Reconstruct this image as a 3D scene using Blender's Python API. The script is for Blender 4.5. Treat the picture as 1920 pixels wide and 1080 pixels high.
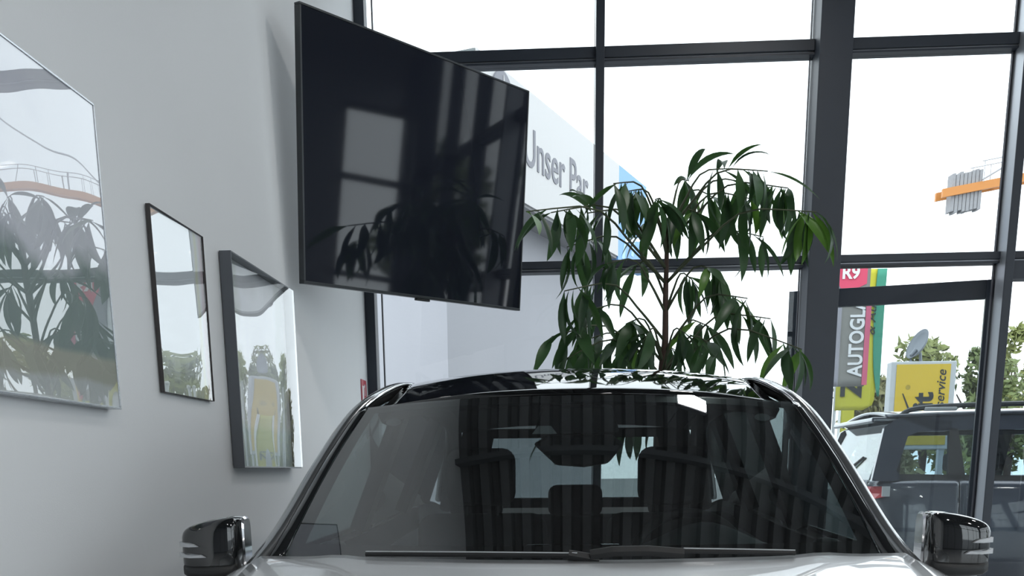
import bpy, bmesh, math, random
from mathutils import Vector, Matrix, Euler
random.seed(7)
for o in list(bpy.data.objects): bpy.data.objects.remove(o, do_unlink=True)
SC = bpy.context.scene
COL = SC.collection
R = math.radians

# ------------------------------------------------------------------ camera
cam = bpy.data.cameras.new('camera'); co = bpy.data.objects.new('camera', cam); COL.objects.link(co)
right = Vector((0.998227, 0.05873, -0.009666)); down = Vector((0.003468, -0.219503, -0.975606)); fwd = Vector((-0.059418, 0.973843, -0.219317))
m = Matrix.Identity(4)
for i in range(3):
    m[i][0] = right[i]; m[i][1] = -down[i]; m[i][2] = -fwd[i]
m.translation = Vector((0, 0, 1.3))
co.matrix_world = m
cam.sensor_width = 36; cam.lens = 1900*36/1920; cam.shift_y = 770/1920; cam.clip_end = 500; cam.clip_start = .05
SC.camera = co
# ------------------------------------------------------------------ sky, exposure
SKY = 1.9
w = bpy.data.worlds.new('overcast'); SC.world = w; w.use_nodes = True
bg = w.node_tree.nodes['Background']; bg.inputs[0].default_value = (.885, .945, 1.0, 1); bg.inputs[1].default_value = SKY
SC.view_settings.view_transform = 'Standard'; SC.view_settings.look = 'None'
SC.view_settings.gamma = 1; SC.view_settings.use_curve_mapping = False
SC.view_settings.exposure = 0.5
LAMP_W = 12

# ------------------------------------------------------------------ materials
MATS = {}
def mat(name, col=(.8,.8,.8), rough=.5, metal=0, coat=0, var=0, vscale=6, bump=0, bscale=30, spec=.5, trans=0, emit=None, estr=0):
    if name in MATS: return MATS[name]
    m = bpy.data.materials.new(name); m.use_nodes = True; nt = m.node_tree; N = nt.nodes; L = nt.links
    b = N['Principled BSDF']
    b.inputs['Base Color'].default_value = (*col, 1); b.inputs['Roughness'].default_value = rough
    b.inputs['Metallic'].default_value = metal; b.inputs['Coat Weight'].default_value = coat; b.inputs['Coat Roughness'].default_value = .02
    b.inputs['Specular IOR Level'].default_value = spec
    tc = N.new('ShaderNodeTexCoord')
    n = N.new('ShaderNodeTexNoise'); n.inputs['Scale'].default_value = vscale; n.inputs['Detail'].default_value = 4
    L.new(tc.outputs['Object'], n.inputs['Vector'])
    if var:
        mx = N.new('ShaderNodeMix'); mx.data_type = 'RGBA'
        mx.inputs[6].default_value = (*[c*(1-var) for c in col], 1); mx.inputs[7].default_value = (*[min(1, c*(1+var)) for c in col], 1)
        L.new(n.outputs['Fac'], mx.inputs[0]); L.new(mx.outputs[2], b.inputs['Base Color'])
    if bump:
        n2 = N.new('ShaderNodeTexNoise'); n2.inputs['Scale'].default_value = bscale; L.new(tc.outputs['Object'], n2.inputs['Vector'])
        bp = N.new('ShaderNodeBump'); bp.inputs['Strength'].default_value = bump; bp.inputs['Distance'].default_value = .01
        L.new(n2.outputs['Fac'], bp.inputs['Height']); L.new(bp.outputs['Normal'], b.inputs['Normal'])
    if emit:
        b.inputs['Emission Color'].default_value = (*emit, 1); b.inputs['Emission Strength'].default_value = estr
    MATS[name] = m
    return m
def glass(name, tint=(1,1,1), f0=.04, rough=0.0, bump=0, bscale=3, bdist=.01, haze=0):
    """thin clear sheet: Schlick mirror over a tinted see-through film"""
    if name in MATS: return MATS[name]
    m = bpy.data.materials.new(name); m.use_nodes = True; nt = m.node_tree; N = nt.nodes; L = nt.links
    N.remove(N['Principled BSDF']); out = N['Material Output']
    lw = N.new('ShaderNodeLayerWeight'); lw.inputs[0].default_value = .5
    p = N.new('ShaderNodeMath'); p.operation = 'POWER'; p.inputs[1].default_value = 5; L.new(lw.outputs['Facing'], p.inputs[0])
    q = N.new('ShaderNodeMath'); q.operation = 'MULTIPLY_ADD'; q.inputs[1].default_value = 1-f0; q.inputs[2].default_value = f0; L.new(p.outputs[0], q.inputs[0])
    t = N.new('ShaderNodeBsdfTransparent'); t.inputs[0].default_value = (*tint, 1)
    g = N.new('ShaderNodeBsdfGlossy'); g.inputs[0].default_value = (1,1,1,1); g.inputs['Roughness'].default_value = rough
    src = t.outputs[0]
    if haze:
        d = N.new('ShaderNodeBsdfDiffuse'); d.inputs[0].default_value = (.8,.82,.85,1)
        hz = N.new('ShaderNodeMixShader'); hz.inputs[0].default_value = haze; L.new(t.outputs[0], hz.inputs[1]); L.new(d.outputs[0], hz.inputs[2]); src = hz.outputs[0]
    mx = N.new('ShaderNodeMixShader'); L.new(q.outputs[0], mx.inputs[0]); L.new(src, mx.inputs[1]); L.new(g.outputs[0], mx.inputs[2]); L.new(mx.outputs[0], out.inputs[0])
    if bump:
        tc = N.new('ShaderNodeTexCoord'); n2 = N.new('ShaderNodeTexNoise'); n2.inputs['Scale'].default_value = bscale; n2.inputs['Detail'].default_value = .5
        L.new(tc.outputs['Object'], n2.inputs['Vector'])
        bp = N.new('ShaderNodeBump'); bp.inputs['Strength'].default_value = bump; bp.inputs['Distance'].default_value = bdist
        L.new(n2.outputs['Fac'], bp.inputs['Height']); L.new(bp.outputs['Normal'], g.inputs['Normal']); L.new(bp.outputs['Normal'], lw.inputs['Normal'])
    MATS[name] = m
    return m

WHITEWALL = mat('white plaster', (.80,.81,.82), .9, var=.02, vscale=2, bump=.05, bscale=180)
FRAME = mat('anthracite powder coat', (.028,.036,.050), .45, var=.1, bump=.02, bscale=200)
ALU = mat('grey aluminium', (.42,.44,.47), .35, .6)
PANE = glass('window glass', (.97,.99,.99), .022)
DOORGLASS = glass('door glass', (.90,.94,.94), .04, haze=.03)
BLACKGLOSS = mat('black gloss', (.006,.007,.008), .06, coat=1)
BLACKPLASTIC = mat('black plastic', (.015,.016,.017), .5, bump=.05, bscale=300)
SILVER = mat('silver paint', (.80,.82,.84), .30, .25, coat=1, var=.02, vscale=400)
CHROME = mat('chrome', (.8,.8,.82), .12, 1)
LIGHTGREY = mat('pale grey plastic', (.5,.52,.54), .4)
INTDARK = mat('dark cabin fabric', (.022,.024,.026), .8, bump=.1, bscale=250)
DASH = mat('dash vinyl', (.11,.12,.122), .55, bump=.08, bscale=200)
RUBBER = mat('rubber', (.012,.012,.013), .8)
# ------------------------------------------------------------------ mesh helpers
class MB:
    def __init__(s): s.v = []; s.f = []
    def add(s, vs, fs):
        b = len(s.v); s.v += [tuple(v) for v in vs]; s.f += [tuple(b+i for i in f) for f in fs]; return s
    def box(s, x0, x1, y0, y1, z0, z1, M=None):
        vs = [(x,y,z) for z in (z0,z1) for y in (y0,y1) for x in (x0,x1)]
        if M is not None: vs = [M @ Vector(v) for v in vs]
        return s.add(vs, [(0,2,3,1),(4,5,7,6),(0,1,5,4),(2,6,7,3),(0,4,6,2),(1,3,7,5)])
    def grid(s, fn, nu, nv):
        vs = [fn(i/nu, j/nv) for j in range(nv+1) for i in range(nu+1)]
        return s.add(vs, [(j*(nu+1)+i, j*(nu+1)+i+1, (j+1)*(nu+1)+i+1, (j+1)*(nu+1)+i) for j in range(nv) for i in range(nu)])
    def rings(s, rings, closed=True, caps=True):
        n = len(rings[0]); vs = [p for r in rings for p in r]; fs = []
        for j in range(len(rings)-1):
            for i in range(n if closed else n-1):
                a, b = i, (i+1) % n
                fs.append((j*n+a, j*n+b, (j+1)*n+b, (j+1)*n+a))
        if caps and closed:
            fs.append(tuple(range(n))[::-1]); fs.append(tuple((len(rings)-1)*n+i for i in range(n)))
        return s.add(vs, fs)
    def tube(s, pts, rad, n=8, caps=True, flat=(1,1), up=(0,0,1)):
        pts = [Vector(p) for p in pts]
        if not hasattr(rad, '__len__'): rad = [rad]*len(pts)
        rs = []
        for i, p in enumerate(pts):
            t = (pts[min(i+1, len(pts)-1)]-pts[max(i-1, 0)]).normalized()
            u = Vector(up)
            if abs(t.dot(u)) > .95: u = Vector((1,0,0))
            a = t.cross(u).normalized(); b = a.cross(t).normalized()
            rs.append([p + a*math.cos(2*math.pi*k/n)*rad[i]*flat[0] + b*math.sin(2*math.pi*k/n)*rad[i]*flat[1] for k in range(n)])
        return s.rings(rs, True, caps)
    def poly(s, pts, offset):
        """extrude a planar polygon by a vector"""
        n = len(pts); o = Vector(offset); a = [Vector(p) for p in pts]; b = [p+o for p in a]
        return s.add(a+b, [tuple(range(n)), tuple(range(2*n-1, n-1, -1))] + [(i, n+i, n+(i+1) % n, (i+1) % n) for i in range(n)])
    def lathe(s, prof, axis_o, axis, n=24):
        ax = Vector(axis).normalized(); u = ax.orthogonal().normalized(); v = ax.cross(u); o = Vector(axis_o)
        rs = [[o + ax*h + (u*math.cos(2*math.pi*k/n) + v*math.sin(2*math.pi*k/n))*r for k in range(n)] for r, h in prof]
        return s.rings(rs, True, True)
    def build(s, name, mt, parent=None, smooth=False, bevel=0, sub=0, solid=0, local=False, angle=None, segs=2):
        me = bpy.data.meshes.new(name); me.from_pydata(s.v, [], s.f)
        bm = bmesh.new(); bm.from_mesh(me); bmesh.ops.recalc_face_normals(bm, faces=bm.faces); bm.to_mesh(me); bm.free()
        me.materials.append(mt)
        o = bpy.data.objects.new(name, me); COL.objects.link(o)
        if smooth:
            for p in me.polygons: p.use_smooth = True
        if solid:
            md = o.modifiers.new('t', 'SOLIDIFY'); md.thickness = solid; md.offset = 0
        if bevel:
            md = o.modifiers.new('b', 'BEVEL'); md.width = bevel; md.segments = segs; md.limit_method = 'ANGLE'; md.angle_limit = R(angle or 35)
        if sub:
            md = o.modifiers.new('s', 'SUBSURF'); md.levels = sub; md.render_levels = sub
        if parent: attach(o, parent, local)
        return o
def world_loc(o):
    p = Vector(o.location)
    while o.parent: 
        o = o.parent
    return p
def attach(o, parent, local=False):
    o.parent = parent
    if not local and parent.type == 'EMPTY':
        o.matrix_parent_inverse = Matrix.Translation(-Vector(parent.location))
    elif not local and parent.parent and parent.parent.type == 'EMPTY':
        # parent mesh carries an inverse that already returns to world space
        o.matrix_parent_inverse = Matrix.Identity(4)
def root(name, label, cat, loc=(0,0,0), group=None, kind=None):
    o = bpy.data.objects.new(name, None); COL.objects.link(o); o.location = loc; o.empty_display_size = .2
    return tag(o, label, cat, group, kind)
def tag(o, label=None, cat=None, group=None, kind=None):
    if label: o['label'] = label
    if cat: o['category'] = cat
    if group: o['group'] = group
    if kind: o['kind'] = kind
    return o
def box(name, mt, b, parent=None, bevel=0, M=None, local=False):
    return MB().box(*b, M).build(name, mt, parent, bevel=bevel, local=local)
def text(name, body, mt, parent, M, size, extrude=.005, bold=0, xs=1, align='LEFT', shear=0):
    c = bpy.data.curves.new(name, 'FONT'); c.body = body; c.size = size; c.extrude = extrude; c.offset = bold; c.align_x = align; c.resolution_u = 4; c.shear = shear
    t = bpy.data.objects.new(name, c); COL.objects.link(t)
    dg = bpy.context.evaluated_depsgraph_get(); me = bpy.data.meshes.new_from_object(t.evaluated_get(dg))
    bpy.data.objects.remove(t, do_unlink=True)
    me.transform(M @ Matrix.Diagonal((xs,1,1,1))); me.materials.clear(); me.materials.append(mt)
    o = bpy.data.objects.new(name, me); COL.objects.link(o); attach(o, parent)
    return o
def lerp(a, b, t): return a+(b-a)*t
def interp(tab, x):
    if x <= tab[0][0]: return tab[0][1]
    for (a, va), (b, vb) in zip(tab, tab[1:]):
        if x <= b:
            t = (x-a)/(b-a); return va+(vb-va)*t
    return tab[-1][1]
def smooth_interp(tab, x):
    # Catmull-Rom through the table
    if x <= tab[0][0]: return tab[0][1]
    if x >= tab[-1][0]: return tab[-1][1]
    for i in range(len(tab)-1):
        if x <= tab[i+1][0]:
            x0, v0 = tab[i]; x1, v1 = tab[i+1]; h = x1-x0; t = (x-x0)/h
            m0 = (v1-tab[i-1][1])/(x1-tab[i-1][0]) if i > 0 else (v1-v0)/h
            m1 = (tab[i+2][1]-v0)/(tab[i+2][0]-x0) if i+2 < len(tab) else (v1-v0)/h
            return (2*t**3-3*t**2+1)*v0+(t**3-2*t**2+t)*h*m0+(-2*t**3+3*t**2)*v1+(t**3-t**2)*h*m1
def spline(pts, n):
    """smooth polyline through pts"""
    k = len(pts); tabs = [[(i, p[a]) for i, p in enumerate(pts)] for a in range(3)]
    return [tuple(smooth_interp(tabs[a], (k-1)*i/(n-1)) for a in range(3)) for i in range(n)]

# ------------------------------------------------------------------ room shell
XL, XR, YW, YB, ZC = -1.4, 9.0, 7.2, -7.0, 5.3
def brickfloor():
    m = mat('showroom floor tile', (.36,.37,.38), .25, var=.06, vscale=1.5)
    nt = m.node_tree; b = nt.nodes['Principled BSDF']
    br = nt.nodes.new('ShaderNodeTexBrick'); br.offset = 0; br.inputs['Color1'].default_value = (.66,.67,.68,1); br.inputs['Color2'].default_value = (.69,.70,.71,1)
    br.inputs['Mortar'].default_value = (.18,.18,.19,1); br.inputs['Scale'].default_value = 1; br.inputs['Mortar Size'].default_value = .006
    br.inputs['Brick Width'].default_value = .6; br.inputs['Row Height'].default_value = .6
    tc = nt.nodes.new('ShaderNodeTexCoord'); nt.links.new(tc.outputs['Object'], br.inputs[0]); nt.links.new(br.outputs[0], b.inputs['Base Color'])
    return m
tag(box('floor', brickfloor(), (XL-.2,XR+.2,YB-.2,YW+.12,-.12,0)), 'pale grey tiled showroom floor under the silver car', kind='structure')
tag(box('wall_left', WHITEWALL, (XL-.2,XL,YB-.2,YW+.12,0,ZC+.3)), 'white plaster wall carrying the framed pictures', kind='structure')
tag(box('wall_back', mat('grey rear wall', (.30,.31,.33), .9, var=.05), (XL,XR,YB-.2,YB,ZC-.5,ZC+.3)), 'grey rear wall of the showroom above its windows', kind='structure')
win3 = root('window_3', 'tall rear windows of the showroom', None, (3.8,YB,0), kind='structure')
for i in range(8):
    xa = XL+i*1.3; xb = xa+1.3
    box('mullion', FRAME, (xa,xa+.06,YB-.12,YB,0,ZC-.5), win3)
    for z in (0,2.6,3.85,ZC-.58): box('transom', FRAME, (xa+.06,xb,YB-.12,YB,z,z+.08), win3)
    if 2 < i < 7: box('pane', PANE, (xa+.06,xb,YB-.066,YB-.06,.08,ZC-.58), win3)
    else: box('infill_panel', MATS['grey rear wall'], (xa+.06,xb,YB-.09,YB-.04,.08,ZC-.58), win3)
# ribbed metal deck ceiling
DECK = mat('grey metal roof deck', (.20,.205,.21), .6, var=.05)
mb = MB(); prof = []; x = XL
while x < XR:
    prof += [(x,ZC),(x+.10,ZC),(x+.13,ZC+.1),(x+.22,ZC+.1)]; x += .25
prof += [(x, ZC)]
mb.rings([[(px,y,pz) for px,pz in prof] for y in (YB,YW+.12)], closed=False)
ceil = tag(mb.build('ceiling', DECK, solid=.01), 'dark ribbed metal roof deck over the showroom', kind='structure')
box('roof_slab', DECK, (XL-.2,XR+.2,YB-.2,YW+.12,ZC+.2,ZC+.35), ceil)
for y in (-4.5, -1.5, 1.5, 4.5):
    box('roof_beam', mat('painted steel beam', (.16,.17,.18), .5), (XL,XR,y-.06,y+.06,ZC-.22,ZC), ceil)
# ---- glazed front: mullions, transoms, panes
win = root('window_1', 'tall dark framed glazed front wall behind the car', None, (3.8,YW,0), kind='structure')
Z0, Z1 = 0.05, ZC
MUL = [(-1.402,-1.333,.06),(.134,.188,.10),(1.493,1.693,.20),(2.735,2.79,.15),(4.16,4.215,.10),(5.56,5.615,.10),(6.96,7.16,.20),(8.4,8.455,.1),(8.93,9.0,.06)]
for a, b, dpt in MUL:
    mm = MB(); mm.box(a, b, YW-dpt, YW+.05, Z0, Z1)
    o = mm.build('mullion', FRAME, win, bevel=.004)
# pressure plates beside the posts, and a sheet for one post's lit side
for x0, x1 in ((-1.297,-1.290),(1.478,1.483),(2.722,2.730),(.127,.131)):
    box('gasket', mat('gasket', (.02,.02,.03), .6), (x0,x1,YW+.0,YW+.03,Z0,Z1), win)
box('lit_post_side', ALU, (2.7345,2.7350,YW-.145,YW-.005,Z0,Z1), win)  # thin pale sheet on the post; its lit side put into the colour
TR = [(2.577,2.645),(3.817,3.903)]
for za, zb in TR:
    for (a0,a1,_), (b0,b1,_) in zip(MUL, MUL[1:]):
        box('transom', FRAME, (a1,b0,YW-.055,YW+.05,za+.022,zb), win, bevel=.003)
        box('transom_groove', ALU, (a1,b0,YW-.035,YW+.04,za+.012,za+.022), win)
        box('transom_lip', FRAME, (a1,b0,YW-.05,YW+.05,za,za+.012), win)
for (a0,a1,_), (b0,b1,_) in zip(MUL, MUL[1:]):
    box('sill_rail', FRAME, (a1,b0,YW-.055,YW+.05,0,.10), win)
    box('head_rail', FRAME, (a1,b0,YW-.055,YW+.05,ZC-.12,ZC), win)
    for z0, z1 in ((.10,TR[0][0]),(TR[0][1],TR[1][0]),(TR[1][1],ZC-.12)):
        if z0 < 1 and abs(a1-1.693) < .01: continue        # doorway
        box('pane', PANE, (a1,b0,YW+.005,YW+.011,z0,z1), win)
# closed door header in the bay right of the entrance
box('door_header', FRAME, (2.79,4.16,YW-.10,YW+.02,2.47,2.58), win)
# ---- entrance door, ajar, hung on the post at the right
door = root('door_1', 'dark framed glass entrance door standing ajar', None, (2.776,7.35,0), kind='structure')
ang = math.atan2(7.675-7.35, 1.513-2.776)
door.rotation_euler = (0,0,ang)      # local +x runs along the leaf
W, H = 1.304, 2.506
def dl(name, mt, b, bev=.003): return box(name, mt, b, door, bevel=bev, local=True)
dl('stile', FRAME, (0,.035,-.03,.03,.02,H)); dl('stile', FRAME, (W-.12,W,-.03,.03,.02,H))
dl('top_rail', FRAME, (.035,W-.12,-.03,.03,H-.117,H)); dl('bottom_rail', FRAME, (.035,W-.12,-.03,.03,.02,.2))
dl('pane', DOORGLASS, (.035,W-.12,-.006,.006,.2,H-.117), 0)
h = MB(); h.tube([(W-.06,.03,.9),(W-.06,.09,.9),(W-.06,.09,1.5),(W-.06,.03,1.5)], .014); h.build('handle', CHROME, door, local=True, smooth=True)
# ---- right wall with tall windows (seen in the screen and the car paint)
wr = tag(MB().box(XR,XR+.2,YB,YW+.12,ZC-.5,ZC+.3).build('wall_right', mat('grey side wall', (.35,.36,.38), .9)), 'side wall of the showroom with tall windows', kind='structure')
wl = [-7,-5.6,-4.2,-2.8,-1.4,0,1.4,2.8,4.2,5.6,7.2]
for i, y in enumerate(wl[:-1]):
    if i % 2 and i > 6: box('wall_pier', MATS['grey side wall'], (XR,XR+.2,y,y+.7,0,ZC-.5), wr)
win2 = root('window_2', 'tall side windows of the showroom', None, (XR,0,0), kind='structure')
for i, y in enumerate(wl[:-1]):
    y0 = y+.7 if i % 2 and i > 6 else y; y1 = wl[i+1]
    for yy in (y0, y1-.06): box('mullion', FRAME, (XR,XR+.12,yy,yy+.06,0,ZC-.5), win2)
    for z in (0,2.6,3.85,ZC-.58): box('transom', FRAME, (XR,XR+.12,y0+.06,y1-.06,z,z+.08), win2)
    box('pane', PANE, (XR+.06,XR+.066,y0+.06,y1-.06,.08,ZC-.58), win2)
# ---- ceiling lamps
for i, (x, y) in enumerate([(1.20,5.30),(3.4,3.0),(6.0,3.0),(.9,-1.5),(3.4,-1.5),(6.0,-3.0)]):
    lamp = root('ceiling_lamp', ['rectangular ceiling lamp above the parked car','rectangular ceiling lamp over the middle of the hall','rectangular ceiling lamp nearest the right front windows','rectangular ceiling lamp behind the camera near the white wall','rectangular ceiling lamp behind the camera in mid hall','rectangular ceiling lamp in the far rear right corner'][i], 'lamp', (x,y,ZC-.75), 'rectangular ceiling lamps')
    box('housing', ALU, (x-.16,x+.16,y-.09,y+.09,ZC-.73,ZC-.65), lamp, bevel=.01)
    box('diffuser', mat('lamp diffuser', (.9,.9,.9), .4, emit=(1,.98,.95), estr=9), (x-.145,x+.145,y-.07,y+.07,ZC-.745,ZC-.73), lamp)
    for sx in (-.1,.1):
        c = MB(); c.tube([(x+sx,y,ZC-.65),(x+sx,y,ZC)], .004, 6); c.build('suspension_wire', ALU, lamp)
    ld = bpy.data.lights.new('lamp_light', 'AREA'); ld.shape = 'RECTANGLE'; ld.size = .29; ld.size_y = .14; ld.energy = LAMP_W*(3 if y < 0 and x < 5 else 1); ld.color = (1,.98,.95)
    lo = bpy.data.objects.new('lamp_light', ld); COL.objects.link(lo); lo.location = (x,y,ZC-.75); attach(lo, lamp)

# ------------------------------------------------------------------ outside ground
ASPH = mat('asphalt', (.20,.205,.21), .9, var=.2, vscale=3, bump=.3, bscale=80)
tag(box('pavement', ASPH, (-60,120,YW+.12,160,-.2,-.02)), 'grey asphalt forecourt outside the windows', kind='structure')
tag(box('rear_ground', ASPH, (-60,XR+.2,-60,YB-.2,-.2,-.02)), 'asphalt behind the showroom', kind='structure')
tag(box('side_ground', ASPH, (XR+.2,120,-60,YW+.12,-.2,-.02)), 'asphalt beside the showroom', kind='structure')

# ------------------------------------------------------------------ pictures on the white wall
def art(name, base, layers):
    """pale abstract landscape: washes laid in object space (y along wall, z up)"""
    m = mat(name, base, .6); nt = m.node_tree; N = nt.nodes; L = nt.links; b = N['Principled BSDF']
    tc = N.new('ShaderNodeTexCoord'); sep = N.new('ShaderNodeSeparateXYZ'); L.new(tc.outputs['Generated'], sep.inputs[0])
    last = None
    def mathn(op, a, bb=None, c=None):
        n = N.new('ShaderNodeMath'); n.operation = op; n.use_clamp = False
        for i, v in enumerate((a, bb, c)):
            if v is None: continue
            if isinstance(v, (int, float)): n.inputs[i].default_value = v
            else: L.new(v, n.inputs[i])
        return n.outputs[0]
    prev = N.new('ShaderNodeRGB'); prev.outputs[0].default_value = (*base, 1); prev = prev.outputs[0]
    for (axis, lo, hi, soft, col, amount, wob, sc) in layers:
        ns = N.new('ShaderNodeTexNoise'); ns.inputs['Scale'].default_value = sc; ns.inputs['Detail'].default_value = 6; L.new(tc.outputs['Generated'], ns.inputs[0])
        co_ = mathn('ADD', sep.outputs[axis], mathn('MULTIPLY', mathn('SUBTRACT', ns.outputs[0], .5), wob))
        a = N.new('ShaderNodeMapRange'); a.inputs[1].default_value = lo-soft; a.inputs[2].default_value = lo+soft; L.new(co_, a.inputs[0])
        c = N.new('ShaderNodeMapRange'); c.inputs[1].default_value = hi-soft; c.inputs[2].default_value = hi+soft; c.inputs[3].default_value = 1; c.inputs[4].default_value = 0; L.new(co_, c.inputs[0])
        f = mathn('MULTIPLY', mathn('MULTIPLY', a.outputs[0], c.outputs[0]), amount)
        mx = N.new('ShaderNodeMix'); mx.data_type = 'RGBA'; L.new(f, mx.inputs[0]); L.new(prev, mx.inputs[6]); mx.inputs[7].default_value = (*col, 1); prev = mx.outputs[2]
    L.new(prev, b.inputs['Base Color'])
    return m
ART1 = art('hillside watercolour', (.74,.74,.80), [(1,.0,.55,.08,(.60,.60,.70),.5,.9,4),(2,-.1,.42,.04,(.20,.27,.25),.85,.5,3),(2,-.1,.16,.01,(.50,.49,.42),.9,.03,5),(2,-.1,.07,.01,(.60,.62,.62),1,.05,8)])
ART2 = art('pale botanical print', (.66,.70,.74), [(2,-.1,.16,.06,(.38,.42,.33),.7,.3,6),(1,.93,1.2,.03,(.65,.42,.45),.5,.1,5),(1,.84,.90,.02,(.62,.62,.30),.5,.1,5)])
ART3 = art('soft abstract print', (.72,.73,.78), [(1,.02,.2,.05,(.40,.45,.36),.6,.4,5),(1,.8,.95,.04,(.42,.50,.45),.5,.3,5),(2,-.1,.2,.02,(.55,.66,.68),.9,.06,6),(2,.9,1.2,.05,(.45,.47,.48),.4,.2,5)])
ACRYL = glass('acrylic sheet', (.97,.98,.98), .15, bump=.35, bscale=2.2, bdist=.012)
def picture(name, label, y0, y1, z0, z1, t, fw, fmat, am, sidemat=None, warp=0):
    r = root(name, label, 'picture', (XL,(y0+y1)/2,z0))
    x0 = XL+.004
    box('backboard', sidemat or fmat, (x0,x0+t-.006-(t-.009 if warp else 0),y0+.012,y1-.012,z0+.012,z1-.012), r)
    box('artwork', am, (x0+t-.006-(t-.009 if warp else 0),x0+t-.004-(t-.009 if warp else 0),y0+fw,y1-fw,z0+fw,z1-fw), r)
    MB().grid(lambda u, v: (x0+(t-.002 if not warp else .006+warp-warp*math.cos(math.pi*u)), lerp(y0+fw,y1-fw,u), lerp(z0+fw,z1-fw,v)), 40, 2).build('glazing', ACRYL, r, smooth=True)
    for nm, b in (('frame_rail',(x0,x0+t,y0,y1,z1-fw,z1)),('frame_rail',(x0,x0+t,y0,y1,z0,z0+fw)),('frame_stile',(x0,x0+t,y0,y0+fw,z0+fw,z1-fw)),('frame_stile',(x0,x0+t,y1-fw,y1,z0+fw,z1-fw))):
        box(nm, fmat, b, r, bevel=.001)
    return r
THIN = mat('thin steel edge', (.50,.52,.55), .25, .8)
DARKEDGE = mat('dark edge', (.05,.045,.045), .5)
GREYFR = mat('grey metal frame', (.14,.15,.165), .4, .5)
picture('framed_landscape_picture', 'largest glazed picture, green hillside, in thin steel frame at left edge', 1.95, 3.10, 1.492, 2.327, .036, .006, THIN, ART1)
picture('frameless_print', 'smallest picture, pale print with dark side edge between two larger ones', 3.50, 3.99, 1.572, 2.163, .016, .002, DARKEDGE, ART2, warp=.003)
picture('grey_framed_print', 'tall looking print in grey metal frame, nearest the television', 4.205, 5.10, 1.323, 2.158, .048, .006, GREYFR, ART3, warp=.0248)
# fire safety sign
s = root('safety_sign', 'small red and white safety sign on wall beside window frame', 'sign', (XL,6.98,1.65))
box('plate', mat('sign red', (.45,.02,.05), .4), (XL+.001,XL+.006,6.90,7.06,1.62,1.90), s)
M4 = Matrix(((0,0,1,XL+.0065),(1,0,0,6.935),(0,1,0,1.66),(0,0,0,1)))
box('symbol', mat('sign white', (.8,.78,.8), .4), (XL+.006,XL+.008,6.92,6.965,1.64,1.86), s)
h = MB(); h.tube([(XL+.007,6.965,1.85),(XL+.007,6.99,1.87),(XL+.007,7.0,1.80)], .006, 6); h.build('symbol_hose', MATS['sign white'], s)
box('symbol', MATS['sign white'], (XL+.006,XL+.008,6.985,7.03,1.64,1.74), s)

# ------------------------------------------------------------------ television
TVW, TVH = 1.687, 1.188
tv = root('television', 'large black flat screen television tilted forward on a wall arm', 'television', (-.791,5.833,2.819))
tv.rotation_mode = 'QUATERNION'
tv.rotation_quaternion = (Matrix.Rotation(R(54.469),4,'Z') @ Matrix.Rotation(R(5.416),4,'X') @ Matrix.Rotation(R(-1.85),4,'Y')).to_quaternion()
b = .010
SCREEN = mat('dark screen glass', (.015,.018,.027), .04, coat=0, spec=.5)
o = MB().box(-TVW/2+b,TVW/2-b,-.004,.004,-TVH/2+b,TVH/2-b).build('screen', SCREEN, tv, local=True)
BEZ = mat('dark metal bezel', (.06,.065,.07), .35, .7)
for bb in ((-TVW/2,TVW/2,-.008,.03,TVH/2-b,TVH/2),(-TVW/2,TVW/2,-.008,.03,-TVH/2,-TVH/2+b*1.4),(-TVW/2,-TVW/2+b,-.008,.03,-TVH/2+b*1.4,TVH/2-b),(TVW/2-b,TVW/2,-.008,.03,-TVH/2+b*1.4,TVH/2-b)):
    MB().box(*bb).build('bezel', BEZ, tv, local=True, bevel=.002)
MB().box(-TVW/2+.01,TVW/2-.01,.006,.035,-TVH/2+.01,TVH/2-.01).build('back_cover', BLACKPLASTIC, tv, local=True, bevel=.01)
MB().box(-TVW/2+.25,TVW/2-.25,.035,.07,-.35,.2).build('rear_hump', BLACKPLASTIC, tv, local=True, bevel=.015)
MB().box(-.05,.05,-.004,.02,-TVH/2-.012,-TVH/2).build('sensor_bar', BLACKPLASTIC, tv, local=True, bevel=.002)
MB().box(-.2,.2,.07,.09,-.2,.2).build('mount_plate', BLACKPLASTIC, tv, local=True, bevel=.004)
inv = (Matrix.Translation(tv.location) @ tv.rotation_quaternion.to_matrix().to_4x4()).inverted()
def loc(p): return inv @ Vector(p)
arm = MB(); arm.tube([Vector((0,.09,0)), loc((-1.1,6.55,2.80)), loc((XL+.05,6.15,2.80))], .025, 8); arm.build('arm', BLACKPLASTIC, tv, local=True, smooth=False)
p = MB(); p.box(XL+.002,XL+.05,6.05,6.25,2.6,3.02); p.v = [tuple(loc(v)) for v in p.v]; p.build('wall_bracket', BLACKPLASTIC, tv, local=True)

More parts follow.
